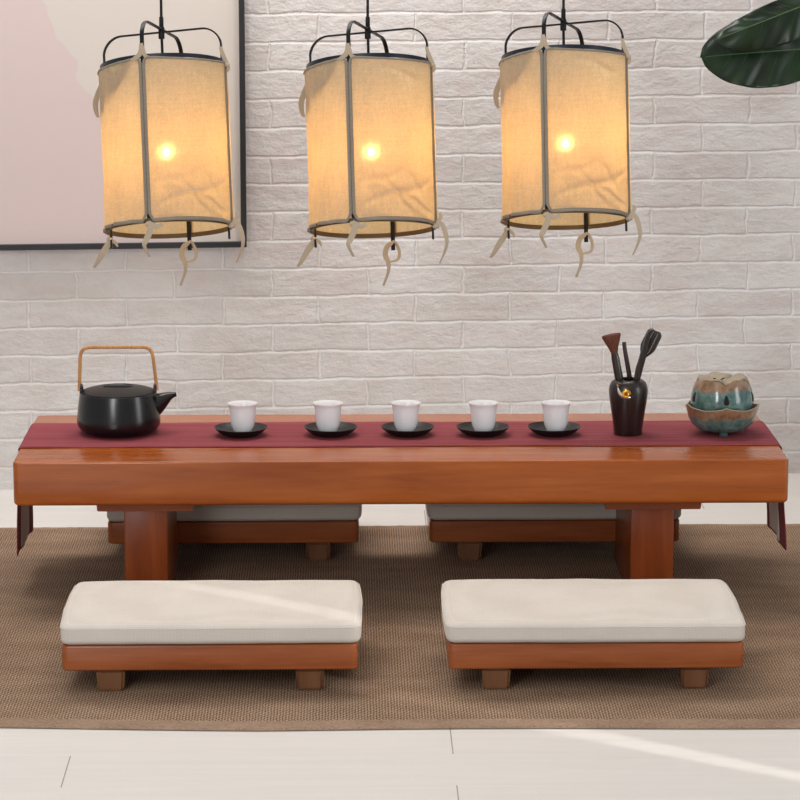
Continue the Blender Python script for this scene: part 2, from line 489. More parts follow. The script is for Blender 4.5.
# ------------------------------------------------------------------ table
TZ = .300; TB = .2125; TD = .484
tab = thing('low_table', 'long low reddish wooden tea table with thick rounded top and slab legs', 'table', (0, 0, RUGZ + .0006))
def tz(z): return z - RUGZ - .0006
bm = bmesh.new()
def rrect(x0, x1, y0, y1, r, n=6):
    pts = []
    for cx, cy, a0 in ((x1 - r, y1 - r, 0), (x0 + r, y1 - r, 90), (x0 + r, y0 + r, 180), (x1 - r, y0 + r, 270)):
        for i in range(n + 1):
            a = math.radians(a0 + 90 * i / n); pts.append((cx + r * math.cos(a), cy + r * math.sin(a)))
    return pts
def slab(bm, x0, x1, y0, y1, z0, z1, r, e, e_low=None, n=6, seg=5):
    """rounded-corner board: corner radius r, edge rounding e (top) and e_low (bottom)"""
    e_low = e if e_low is None else e_low
    levels = []
    for i in range(seg + 1):
        a = PI / 2 * i / seg; levels.append((e_low * (1 - math.sin(a)), z0 + e_low * (1 - math.cos(a))))
    for i in range(seg + 1):
        a = PI / 2 * i / seg; levels.append((e * (1 - math.cos(a)), z1 - e * (1 - math.sin(a))))
    rings = [[bm.verts.new((x, y, z)) for x, y in rrect(x0 + i_, x1 - i_, y0 + i_, y1 - i_, max(r - i_ * .5, .001), n)] for i_, z in levels]
    for a, b in zip(rings, rings[1:]):
        m = len(a)
        for k in range(m): bm.faces.new((a[k], a[(k + 1) % m], b[(k + 1) % m], b[k]))
    bm.faces.new(rings[0][::-1]); bm.faces.new(rings[-1])
slab(bm, -.7515, .7545, 0, TD, tz(TB), tz(TZ), .010, .0035, .009)
obj('tabletop', bm, W_top, tab)
for sx in (-1, 1):
    cx = (.4965 if sx > 0 else -.5005)
    b = bmesh.new(); b2 = box(b, cx - .096, cx + .096, .052, TD - .052, tz(.190), tz(TB) + .0005)
    for v in b.verts:
        if v.co.z < tz(.20): v.co.x = cx + (v.co.x - cx) * .975
    bmesh.ops.bevel(b, geom=list(b.edges), offset=.0012, segments=2, affect='EDGES')
    obj('mounting_plate', b, W_plate, tab, smooth=False)
    obj('leg', bx(cx - .0425, cx + .0425, .062, TD - .062, 0, tz(.1905), bev=.003, seg=3), W_leg, tab)

# ------------------------------------------------------------------ table runner
run = thing('table_runner', 'burgundy ribbed table runner laid along the low table, ends hanging down', 'table runner', (0, .262, TZ))
Y0, Y1 = -.126, .126
def run_path(off):
    """(x,z) profile lengthwise at offset off above the board"""
    r = .004; X = .7515; pts = []
    n = 22
    for i in range(n + 1):      # left tail, bottom to top
        t = i / n; z = -.2205 + (.2205 - r) * t
        pts.append((-X - off - .0015 - .0025 * (1 - t), z))
    for i in range(1, 5):
        a = PI / 2 * i / 5; pts.append((-X + r - (r + off + .003 * (1 - i / 5)) * math.cos(a), -r + (r + off) * math.sin(a)))
    XR = .7545
    for i in range(61): pts.append((-X + r + (X + XR - 2 * r) * i / 60, off))
    X = XR
    for i in range(1, 5):
        a = PI / 2 * i / 5; pts.append((X - r + (r + off + .003 * i / 5) * math.sin(a), -r + (r + off) * math.cos(a)))
    for i in range(n + 1):
        t = 1 - i / n; z = -.214 + (.214 - r) * t
        pts.append((X + off + .0035 + .009 * (1 - t) ** 1.2, z))
    return pts
RP = run_path(.0012)
def run_pt(i, y, inset=0):
    x, z = RP[i]
    yy = y
    if z < -.02:                      # hanging: gentle folds and a slightly ragged hem
        k = min(1, -z / .2)
        s = -1 if x < 0 else 1
        x += (-.0065 * (1 - y / .126) * .5 if s < 0 else .004 * (1 - y / .126) * .5) * k
        x += s * k * .0015 * (math.sin(y * 46 + s) + .6 * math.sin(y * 95 + 2)) - s * inset
        yy = y * (1 - .03 * k) + .004 * k * math.sin(z * 50 + s)
        z += .002 * k * math.sin(y * 30 + 1)
    else:
        yy = y + .0022 * math.sin(x * 9 + (3 if y > 0 else 0)) * abs(y) / .126
        z += .0004 + .0003 * math.sin(x * 31 + y * 60)
        if abs(y) > .12: z -= .0003
    return Vector((x, yy, z))
bm = bmesh.new()
grid(bm, len(RP) - 1, 24, lambda u, v: run_pt(round(u * (len(RP) - 1)), Y0 + (Y1 - Y0) * v))
o = obj('cloth', bm, RUNNER, run, angle=80); solid(o, .0012, 0)
for s, rng in ((-1, (0, 21)), (1, (len(RP) - 22, len(RP) - 1))):
    b = bmesh.new(); i0, i1 = rng
    lo = s < 0
    grid(b, 21, 14, lambda u, v: run_pt(i0 + round(u * (i1 - i0)), Y0 + (Y1 - Y0) * (.26 + .52 * v), .0011) + Vector((0, 0, .004 if (u == 0 and lo) or (u == 1 and not lo) else 0)))
    o = obj('lining', b, LINING, run, angle=80); solid(o, .0005, 0)
    o['label'] = 'grey lining inside the hanging end'

# ------------------------------------------------------------------ stools and cushions
def make_stool():
    t = thing('floor_stool', '', 'stool', group='low wooden floor stools')
    z0, z1 = .044 - RUGZ, .0905 - RUGZ
    b = bmesh.new(); slab(b, -.261, .261, 0, .36, z0, z1, .012, .004, .004)
    obj('seat_frame', b, W_stool, t)
    for sx in (-1, 1):
        for yy in (.006, .304):
            b = bmesh.new()
            cx = .176 * sx
            vs = box(b, cx - .0255, cx + .0255, yy, yy + .05, 0, z0 + .0005)
            for v in b.verts:
                if v.co.z < .01: v.co.x = cx + (v.co.x - cx) * .9; v.co.y = yy + .025 + (v.co.y - yy - .025) * .9
            bmesh.ops.bevel(b, geom=list(b.edges), offset=.005, segments=3, affect='EDGES')
            obj('foot', b, W_foot, t)
    return t

def make_cushion(seed=0):
    t = thing('floor_cushion', '', 'cushion', group='cream linen seat cushions')
    b = bmesh.new()
    hx, hy, h = .2640, .163, .0385
    bmesh.ops.create_cube(b, size=2)
    bmesh.ops.subdivide_edges(b, edges=b.edges[:], cuts=23, use_grid_fill=True)
    R = .011
    for v in b.verts:
        p = v.co.copy()
        # remap so vertices crowd towards the edges
        q = Vector([math.copysign(1 - (1 - abs(c)) ** 1.6, c) for c in p])
        P = Vector((q.x * hx, q.y * hy, q.z * h / 2))
        core = Vector((max(-hx + .016, min(hx - .016, P.x)), max(-hy + .016, min(hy - .016, P.y)), max(-h / 2 + R, min(h / 2 - R, P.z))))
        d = P - core
        if d.length > 1e-7:
            e = Vector((d.x / .016, d.y / .016, d.z / R)); e.normalize()
            P = core + Vector((e.x * .016, e.y * .016, e.z * R))
        ex = 1 - min(1, abs(P.x) / hx) ** 4; ey = 1 - min(1, abs(P.y) / hy) ** 4
        if P.z > 0: P.z += .0035 * ex * ey + .0016 * noise.noise(Vector((P.x * 9 + seed * 5, P.y * 9, 1))) * ex
        # sides swell between the corners, waver a little along the seam
        P.x += math.copysign(.004 * (1 - (P.y / hy) ** 2), P.x) * (abs(P.x) / hx) ** 6
        P.y += math.copysign(.003 * (1 - (P.x / hx) ** 2), P.y) * (abs(P.y) / hy) ** 6
        k = max(abs(P.x) / hx, abs(P.y) / hy) ** 5
        P += Vector((.0022 * noise.noise(Vector((P.x * 11 + seed, P.y * 11, 7))), .0022 * noise.noise(Vector((P.x * 11, P.y * 11 + seed, 3))), .0012 * noise.noise(Vector((P.x * 14, P.y * 14, seed))))) * k
        if P.z < 0: P.z = max(P.z, -h / 2)
        v.co = P + Vector((0, hy, h / 2))
    obj('cover', b, LINEN, t, angle=70)
    # piped seam round the top edge
    pts = []
    rr = rrect(-hx - .001, hx + .001, -.0005, 2 * hy + .0005, .017, 6)
    def loop():
        full = []
        m = len(rr)
        for i in range(m):
            a, c = Vector((*rr[i], 0)), Vector((*rr[(i + 1) % m], 0))
            steps = max(1, int((c - a).length / .015))
            for k in range(steps): full.append(a.lerp(c, k / steps))
        return full
    bm2 = bmesh.new(); ring = []
    for p in loop():
        P = Vector((p.x, p.y - hy, 0))
        P.x += math.copysign(.004 * (1 - min(1, (P.y / hy) ** 2)), P.x) * (abs(P.x) / hx) ** 6
        P.y += math.copysign(.003 * (1 - min(1, (P.x / hx) ** 2)), P.y) * (abs(P.y) / hy) ** 6
        P += Vector((.0022 * noise.noise(Vector((P.x * 11 + seed, P.y * 11, 7))), .0022 * noise.noise(Vector((P.x * 11, P.y * 11 + seed, 3))), .0012 * noise.noise(Vector((P.x * 14, P.y * 14, seed)))))
        ring.append(Vector((P.x * .9955, hy + P.y * .9945, h - .0075 + P.z)))
    ring.append(ring[0])
    sweep(bm2, ring, .0011, 6, caps=False)
    obj('seam', bm2, LINEN, t)
    return t

st0 = make_stool()
FS = [(-.3475, -.575, 'wooden floor stool in front of the table at left, near side of the rug'),
      (.3345, -.577, 'wooden floor stool in front of the table at right, near side of the rug'),
      (-.3415, .392, 'wooden floor stool behind the left table leg, far side of the rug'),
      (.3275, .392, 'wooden floor stool behind the right table leg, far side of the rug')]
CL = ['cream linen cushion on the near left stool, crossed by a streak of sunlight',
      'cream linen cushion on the near right stool, evenly lit',
      'shaded cream cushion on the far left stool behind the table',
      'shaded cream cushion on the far right stool behind the table']
c0 = make_cushion(1)
for i, (x, y, lab) in enumerate(FS):
    s = st0 if i == 0 else dup(st0, (0, 0, 0), lab)
    s.location = (x, y, RUGZ); s['label'] = lab
    c = c0 if i == 0 else dup(c0, (0, 0, 0), CL[i])
    c.location = (x + (.002, -.001, .002, 0)[i], y - .004, .0905); c['label'] = CL[i]
    c.rotation_euler.z = math.radians((.3, -.4, .4, -.3)[i])

# ------------------------------------------------------------------ teapot
SZ = TZ + .0024          # surface of the runner
pot = thing('teapot', 'matte black ceramic teapot with arched bamboo handle on the burgundy runner', 'teapot', (-.5665, .283, SZ))
bm = bmesh.new()
lathe(bm, [(.054, 0), (.060, .0008), (.069, .003), (.0780, .009), (.0830, .016), (.0844, .024), (.0838, .036), (.0820, .053), (.0800, .068), (.0782, .079), (.0768, .0836), (.072, .0848)], 64, close_bottom=True)
obj('body', bm, BLACK_GLAZE, pot)
bm = bmesh.new()
lathe(bm, [(.0745, .0845), (.0738, .0858), (.066, .0885), (.054, .0915), (.042, .0938), (.034, .0952), (.0305, .0956), (.0285, .0942), (.022, .0895), (.010, .0875), (.0008, .087)], 56)
lid = obj('lid', bm, LID_BLACK, pot)
bm = bmesh.new()
pts = smooth_path([(-.0305, 0, .0945), (-.02, 0, .0957), (0, 0, .0960), (.02, 0, .0957), (.0305, 0, .0945)], 4)
sweep(bm, pts, (.0065, .0018), 12, up=(0, 0, 1))
hb = obj('lid_grip', bm, LID_BLACK, lid)
bm = bmesh.new()
sp_pts = smooth_path([(.062, 0, .052), (.078, 0, .060), (.092, 0, .0685), (.104, 0, .0752), (.1165, 0, .0785)], 5)
n = len(sp_pts)
rads = [(.0175 * (1 - t) ** .9 + .0050, .0250 * (1 - t) ** 1.35 + .0046) for t in [i / (n - 1) for i in range(n)]]
sweep(bm, sp_pts, rads, 20, up=(0, 0, 1), caps=False)
obj('spout', bm, BLACK_GLAZE, pot, angle=80)
for sx in (-1, 1):
    cx = sx * .0742; bm = bmesh.new()
    pts = smooth_path([(cx, -.010, .082), (cx, -.0085, .092), (cx, 0, .0980), (cx, .0085, .092), (cx, .010, .082)], 5)
    sweep(bm, pts, .003, 10)
    obj('handle_lug', bm, BLACK_GLAZE, pot)
bm = bmesh.new()
pts = smooth_path([(-.0785, 0, .0855), (-.0782, 0, .095), (-.0765, 0, .135), (-.0755, 0, .156), (-.071, 0, .1685), (-.060, 0, .1745), (-.03, 0, .1752), (0, 0, .1752), (.03, 0, .1752), (.056, 0, .1745), (.066, 0, .169), (.0705, 0, .157), (.074, 0, .128), (.0775, 0, .095), (.078, 0, .0865)], 5)
sweep(bm, pts, (.0036, .0028), 12, up=[Vector((0, 1, 0))] * len(pts))
obj('handle', bm, BAMBOO, pot)
# the tied ends of the handle below the lugs
for sx in (-1, 1):
    cx = sx * .0768; bm = bmesh.new()
    sweep(bm, [(cx - .004, 0, .0922), (cx + .004, 0, .0922)], .0022, 8)
    obj('handle_pin', bm, BAMBOO, pot)

# ------------------------------------------------------------------ cups and saucers
def make_saucer():
    bm = bmesh.new()
    lathe(bm, [(.026, 0), (.031, .0003), (.038, .0035), (.047, .0095), (.0535, .0165), (.0540, .0172), (.0534, .0176), (.046, .0118), (.036, .0072), (.026, .0052), (.012, .0050), (.0006, .0050)], 56, close_bottom=True)
    o = obj('saucer', bm, SAUCER); tag(o, '', 'saucer', 'black saucers in a row on the runner'); return o
def make_cup():
    bm = bmesh.new()
    lathe(bm, [(.0150, 0), (.0165, .0008), (.0177, .003), (.0206, .009), (.0233, .0165), (.0249, .026), (.0259, .036), (.0266, .045), (.0272, .052), (.0287, .0568), (.0308, .0602), (.0309, .0608), (.0302, .0608), (.0278, .0578), (.0258, .052), (.0250, .042), (.0238, .026), (.0195, .012), (.012, .0052), (.0006, .0046)], 56, close_bottom=True)
    o = obj('teacup', bm, CUP); tag(o, '', 'cup', 'white teacups in a row on the runner'); return o
s0, k0 = make_saucer(), make_cup()
CX = [(-.3185, .249), (-.1372, .250), (.0181, .249), (.1696, .246), (.3137, .246)]
CO = [.004, -.0055, -.0038, .0012, .003]
names = ['nearest the black teapot, first of five', 'second from the black teapot', 'in the middle of the row of five', 'fourth from the black teapot, second from the dark vase', 'nearest the dark brush vase, last of five']
for i, (x, y) in enumerate(CX):
    s = s0 if i == 0 else dup(s0, (0, 0, 0), '')
    s.location = (x, y, SZ); s['label'] = 'round black saucer ' + names[i]
    c = k0 if i == 0 else dup(k0, (0, 0, 0), '')
    c.location = (x + CO[i], y - .001, SZ + .0052); c['label'] = 'white porcelain teacup on its saucer, ' + names[i]

# ------------------------------------------------------------------ dark vase with tea tools
VX, VY = .4632, .250
vase = thing('tool_vase', 'dark ebony vase with a snail ornament, holding tea tools', 'vase', (VX, VY, SZ))
def sq(p, r, z, a):
    # a little squared in plan near the foot
    k = .06 * max(0, 1 - z / .09)
    f = 1 + k * (abs(math.sin(2 * a)) - .5)
    return Vector((p.x * f, p.y * f, p.z))
bm = bmesh.new()
lathe(bm, [(.0275, 0), (.0287, .0012), (.0296, .012), (.0318, .030), (.0345, .048), (.0376, .068), (.0392, .082), (.0394, .091), (.0382, .099), (.0350, .1062), (.0290, .1110), (.0225, .1130), (.0205, .1124), (.0198, .108), (.0205, .095), (.026, .06), (.024, .012), (.0005, .010)], 56, close_bottom=True, fn=sq)
obj('body', bm, EBONY, vase)
# snail ornament lying on the shoulder, towards the viewer
def vdir(ang, r): return Vector((r * math.sin(ang), -r * math.cos(ang), 0))
bm = bmesh.new()
sn = []
for t, z, rr in ((-.66, .1010, .0014), (-.60, .0945, .0028), (-.50, .0885, .0044), (-.34, .0845, .0054), (-.14, .0825, .0048), (.02, .0818, .0022)):
    sn.append((vdir(t, .0394) + Vector((0, 0, z)), rr))
pth = smooth_path([p for p, _ in sn], 4); rr = [r for _, r in sn]
R2 = [rr[min(int(i / 4), 5)] * (1 - (i % 4) / 4) + rr[min(int(i / 4) + 1, 5)] * (i % 4) / 4 for i in range(len(pth))]
sweep(bm, pth, R2, 10)
sb = obj('snail_ornament', bm, SILVER, vase); sb['label'] = 'silver snail ornament'
for dt in (-.05, .04):
    bm = bmesh.new()
    a = vdir(-.64, .0400) + Vector((0, 0, .0995)); b = vdir(-.64 + dt, .0410) + Vector((0, 0, .1085 - abs(dt) * .02))
    sweep(bm, [a, (a + b) / 2, b], [.0008, .0007, .0010], 6)
    obj('feeler', bm, SILVER, sb)
bm = bmesh.new()
c = vdir(-.20, .0415) + Vector((0, 0, .0890)); nrm = vdir(-.20, 1)
side = Vector((0, 0, 1)).cross(nrm).normalized(); pts = []; rad = []
for i in range(60):
    a = i / 59 * 2 * 2 * PI; r = .0074 * (1 - i / 59 * .85)
    pts.append(c + side * r * math.cos(a) + Vector((0, 0, 1)) * r * math.sin(a) + nrm * (.004 * i / 59)); rad.append(.0033 * (1 - .6 * i / 59))
sweep(bm, pts, rad, 8)
obj('snail_shell', bm, GOLD, sb)['label'] = 'gold spiral shell'

def vt(x, z, y=0): return Vector((x - VX + .0005, y, z - SZ + .0035))      # world x,z to vase coordinates
# brush
br = thing('tea_brush', 'short tea brush with fanned brown bristles in the dark vase', 'brush', (VX, VY, SZ))
A, B = Vector((-.0075, .002, .055)), vt(.4330, .4665, -.004)
bm = bmesh.new(); sweep(bm, [A, A.lerp(B, .5), A.lerp(B, .9), B], [.0084, .0088, .0082, .0066], 14); obj('handle', bm, EBONY, br)
d = (B - A).normalized()
bm = bmesh.new()
for k in range(9):          # silver inlay lines along the handle
    p = A.lerp(B, .50 + .05 * k); q = A.lerp(B, .50 + .05 * k + .045)
    n_ = Vector((0, -1, 0))
    sweep(bm, [p + n_ * .0070 + Vector((.0036, 0, 0)), q + n_ * .0058 + Vector((.0056, 0, 0))], .0006, 5)
obj('inlay', bm, SILVER, br)['label'] = 'silver inlaid stripes'
bm = bmesh.new()
side = d.cross(Vector((0, 1, 0))).normalized()
pts = [B - d * .003, B + d * .010, B + d * .022, B + d * .034, B + d * .0375]
sweep(bm, pts, [(.0062, .0056), (.0100, .0066), (.0150, .0078), (.0195, .0088), (.0186, .0078)], 24, up=Vector((0, 1, 0)))
obj('bristles', bm, BRISTLE, br)
# pick
pk = thing('tea_needle', 'thin dark curved tea needle standing between the brush and scoop', 'tea tool', (VX, VY, SZ))
bm = bmesh.new()
pts = smooth_path([(.0065, .004, .045), (.0030, .004, .1085), vt(.4608, .438, .002), vt(.4560, .463, 0), vt(.4534, .480, 0), vt(.4530, .4870, 0)], 5)
sweep(bm, pts, [(.0054 - .0014 * (i / (len(pts) - 1)), .0030) for i in range(len(pts))], 10, up=Vector((0, 1, 0)))
obj('needle', bm, EBONY, pk)
# tongs (flat strip) and scoop
tg = thing('tea_tongs', 'flat dark tea tongs leaning right, in front of the ridged scoop', 'tea tool', (VX, VY, SZ))
bm = bmesh.new()
pts = smooth_path([(.008, -.006, .05), vt(.4790, .424, -.010), vt(.4860, .450, -.011), vt(.4925, .475, -.011), vt(.4985, .498, -.010), vt(.5040, .508, -.009)], 5)
m_ = len(pts)
sweep(bm, pts, [(.0046 + .0012 * math.sin(i / m_ * 3), .0016) for i in range(m_)], 12, squash=.5, up=Vector((0, -1, 0)))
pts = [p + Vector((.0015, .0075, 0)) for p in pts]
sweep(bm, pts, [(.0046 + .0012 * math.sin(i / m_ * 3), .0016) for i in range(m_)], 12, squash=.5, up=Vector((0, -1, 0)))
obj('blades', bm, EBONY, tg)
so = thing('tea_scoop', 'dark ridged tea scoop, tallest of the tools, at the right of the vase', 'tea tool', (VX, VY, SZ))
bm = bmesh.new()
c0_, c1_ = Vector((.006, .007, .05)), vt(.4960, .458, .010)
sweep(bm, [c0_, c0_.lerp(c1_, .5), c1_], .0036, 10)
obj('stem', bm, EBONY, so)
bm = bmesh.new()
e0, e1 = vt(.4925, .452, .008), vt(.5185, .508, .010)
ax = (e1 - e0).normalized(); sd = Vector((ax.z, 0, -ax.x))
def scoop(u, v):
    w = .0155 * (math.sin(min(1, u * 1.9 + .12) * PI / 2)) * (1 - max(0, (u - .86) / .14) ** 2 * .45)
    s = (v - .5) * 2
    ridge = .0012 * math.cos(s * 3 * PI)
    return e0 + ax * ((e1 - e0).length * u) + sd * (s * w) + Vector((0, .0075 * s * s - ridge - .002 * u, 0))
grid(bm, 20, 30, scoop)
o = obj('ridged_blade', bm, EBONY, so); solid(o, .0018)
bm = bmesh.new()
for s in (-.33, .33):
    sweep(bm, [scoop(.18 + .76 * i / 10, .5 + s / 2) + Vector((0, -.0012, 0)) for i in range(11)], .00055, 6)
obj('inlay', bm, SILVER, so)['label'] = 'pale silver lines'

# ------------------------------------------------------------------ incense burner
BXX, BYY = .6542, .258
bn = thing('incense_burner', 'turquoise and brown glazed lotus incense burner on the right of the runner', 'incense burner', (BXX, BYY, SZ))
NP = 5
def petal(a):   # 0 at a notch, 1 at a petal's tip; one petal faces the viewer
    k = ((a + PI / 2) / (2 * PI / NP)) % 1.0
    return 1 - abs(k - .5) * 2 if False else abs(k - .5) * 2
def bowl_fn(p, r, z, a):
    k = petal(a)                         # 1 in front centre of the petal
    t = max(0, (z - .035) / .022)
    tip = (.0 + .006 * (k - .4) + .010 * max(0, k - .75)) * t ** 2
    rr = r * (1 + .05 * t * (k - .4)) * (1 - .018 * (1 - k) ** 4)
    return Vector((rr * math.cos(a), rr * math.sin(a), z + tip))
bm = bmesh.new()
lathe(bm, [(.030, .0058), (.040, .0062), (.052, .0115), (.062, .021), (.0675, .032), (.0705, .044), (.0735, .0545), (.0742, .0570), (.0720, .0570), (.068, .046), (.064, .032), (.050, .017), (.0005, .013)], 120, close_bottom=True, fn=bowl_fn)
obj('bowl', bm, GLAZE_BOWL, bn)
for a in (-PI / 2, PI / 6, 5 * PI / 6):
    bm = bmesh.new()
    lathe(bm, [(.0075, 0), (.0085, .001), (.0092, .009)], 20, .034 * math.cos(a), .034 * math.sin(a), close_bottom=True, close_top=True)
    obj('foot', bm, TEALFOOT, bn)
# rim line along the petal edges
bm = bmesh.new()
pts = [bowl_fn(None, .0733, .0572, 2 * PI * i / 120) for i in range(121)]
sweep(bm, pts, .0012, 8, caps=False)
obj('rim', bm, TAUPE, bn)
def lid_fn(p, r, z, a):
    k = ((a + PI / 2) / (2 * PI / NP)) % 1.0
    e = abs(k - .5) * 2                    # 1 where two petals meet
    t = max(0, (z - .088) / .03)
    rr = r * (1 - .045 * e ** 6 * min(1, max(0, (z - .06) / .05)))
    zz = z + (.011 * (.5 - e ** 3)) * min(1, t) if r > .02 else z
    return Vector((rr * math.cos(a), rr * math.sin(a), zz))
bm = bmesh.new()
lathe(bm, [(.058, .044), (.0605, .049), (.0630, .059), (.0636, .067), (.0628, .078), (.0600, .089), (.0560, .099), (.0520, .1065), (.0492, .1102), (.0470, .1107)], 120, fn=lid_fn)
lidb = obj('lid', bm, GLAZE_LID, bn)
# folded petal tops closing the lid
bm = bmesh.new()
lathe(bm, [(.0496, .1095), (.0485, .1117), (.0450, .1129), (.034, .1112), (.022, .1085), (.010, .1097), (.0005, .1102)], 120, fn=lambda p, r, z, a: lid_fn(p, r, z, a) + Vector((0, 0, .0022 * math.sin(5 * a + r * 90) * r / .045)))
obj('petal_top', bm, TAUPE, lidb)['label'] = 'taupe folded petal tops'
for i in range(6):
    a = i * PI / 3 + .2; r = .018 if i else 0; bm = bmesh.new()
    lathe(bm, [(.0026, .1083), (.0026, .1116), (.0004, .1118)], 10, r * math.cos(a) - .004, r * math.sin(a) - .01)
    obj('vent_hole', bm, HOLE_SHADE, lidb)['label'] = 'small dark smoke hole'  # solid dark plug, coloured as the shade in a vent
for a, sc_ in ((-PI / 2 + .015, 1), (-PI / 2 - 2 * PI / 5, 1.0), (-PI / 2 + 2 * PI / 5, 1), (PI / 2 - PI / 5, 1), (PI / 2 + PI / 5, 1)):
    bm = bmesh.new()
    n_ = Vector((math.cos(a), math.sin(a), 0)); s_ = Vector((-math.sin(a), math.cos(a), 0))
    ring0, ring1 = [], []
    for i in range(28):
        q = 2 * PI * i / 28
        w = .0056 * math.sin(q) * (1 - .62 * (math.cos(q) + 1) / 2) * 1.3
        z = .0760 + .0100 * math.cos(q) * (1.15 if math.cos(q) > 0 else .85)
        rsurf = .0634 - .0010 * max(0, (z - .067)) / .011 - .0026 * max(0, (z - .078)) / .011
        for ring, dr in ((ring0, .0007), (ring1, -.006)):
            ring.append(bm.verts.new(n_ * (rsurf + dr) + s_ * w + Vector((0, 0, z))))
    bm.faces.new(ring0); bm.faces.new(ring1[::-1])
    for i in range(28): bm.faces.new((ring0[i], ring0[(i + 1) % 28], ring1[(i + 1) % 28], ring1[i]))
    obj('teardrop_hole', bm, HOLE_SHADE, lidb, smooth=False)['label'] = 'dark teardrop opening'  # closed inset; the opening's inner shade is its colour

# ------------------------------------------------------------------ pendant lamps
LR, LH = .1285, .322
TILT = math.radians(15.0); ROLL = math.radians(-1.6)
# the lamps hang tipped towards the viewer: local frame of the cage
RM = Matrix.Rotation(TILT, 3, 'X').inverted() @ Matrix.Rotation(0, 3, 'Y')
RM = Matrix.Rotation(ROLL, 3, 'Y') @ Matrix.Rotation(-TILT, 3, 'X')
LC = Vector((0, 0, .885))
def T_(p): return RM @ Vector(p)            # cage coordinates (origin at cage centre)
POST = [math.radians(-90 - 18.2 + 90 * k) for k in range(4)]     # front, right, back, left
def cyl(a, r, z): return Vector((r * math.cos(a), r * math.sin(a), z))

lamp = thing('pendant_lamp', '', 'lamp', (0, .25, .885), 0, 'linen pendant lamps')
# rings
for z, nm, mt, hh in ((LH / 2 + .0016, 'top_ring', BLUEMETAL, .0040), (-LH / 2 + .0012, 'bottom_ring', WARM_RING, .0044)):
    bm = bmesh.new()
    r0 = LR - .005
    prof = [(r0 - .0012, z - hh), (r0 + .0012, z - hh), (r0 + .0012, z + hh), (r0 - .0012, z + hh), (r0 - .0012, z - hh)]
    lathe(bm, prof, 96, fn=lambda p, r, z, a: T_(p))
    obj(nm, bm, mt, lamp)
# two hoops crossing over the top, each running down as a pair of posts
def hoop(a, rise, mat):
    r = LR - .006; zb = -LH / 2 - .030; zt = LH / 2 + rise; c = .034
    def h(x, z): return (x * math.cos(a), x * math.sin(a), z)
    pts = [h(r, zb), h(r, -LH / 4), h(r, 0), h(r, LH / 4), h(r, LH / 2)]
    for i in range(9):
        q = PI / 2 * i / 8
        pts.append(h(r - c + c * math.cos(q) - .004 * math.sin(q), zt - c + c * math.sin(q)))
    left = [h(-Vector(p).xy.length, p[2]) for p in pts]
    pts = pts + [h(0, zt)] + left[::-1]
    bm = bmesh.new()
    tn = Vector((-math.sin(a), math.cos(a), 0))
    sweep(bm, [T_(p) for p in pts], (.0017, .0042), 12, squash=.5, up=[T_(tn)] * len(pts))
    return obj('hoop', bm, mat, lamp, angle=60)
hoop(POST[1], .071, BLACKMETAL)
hoop(POST[0], .077, BLACKMETAL)
# hub, cord, stem, socket, bulb
hub = T_((0, 0, LH / 2 + .074))
bm = bmesh.new()
lathe(bm, [(.0052, -.016), (.0062, -.015), (.0062, .006), (.0046, .008), (.0044, .026), (.0036, .028)], 20, close_bottom=True, close_top=True)
bmesh.ops.translate(bm, verts=bm.verts, vec=hub); obj('hub', bm, BLACKMETAL, lamp)
bm = bmesh.new(); sweep(bm, [hub + Vector((0, 0, .02)), hub + Vector((0, 0, .5)), Vector((hub.x, hub.y, 2.74 - LC.z))], .0028, 10); obj('cord', bm, BLACKMETAL, lamp)
bm = bmesh.new(); lathe(bm, [(.05, 2.735 - LC.z), (.052, 2.738 - LC.z), (.052, 2.75 - LC.z)], 32, hub.x, hub.y, close_bottom=True); obj('ceiling_rose', bm, BLACKMETAL, lamp)
bm = bmesh.new(); sweep(bm, [hub, T_((0, 0, .055))], .0028, 10); obj('stem', bm, BLACKMETAL, lamp)
bm = bmesh.new(); lathe(bm, [(.006, .060), (.013, .058), (.014, .030), (.013, .012), (.008, -.0025)], 24, fn=lambda p, r, z, a: T_(p), close_top=True, close_bottom=True); obj('socket', bm, SOCKET, lamp)
bm = bmesh.new()
lathe(bm, [(.0004, -.0157), (.0025, -.0151), (.0042, -.0134), (.0049, -.011), (.0042, -.0086), (.0025, -.0066), (.0024, -.002)], 24, fn=lambda p, r, z, a: T_(p))
obj('bulb', bm, BULB, lamp)
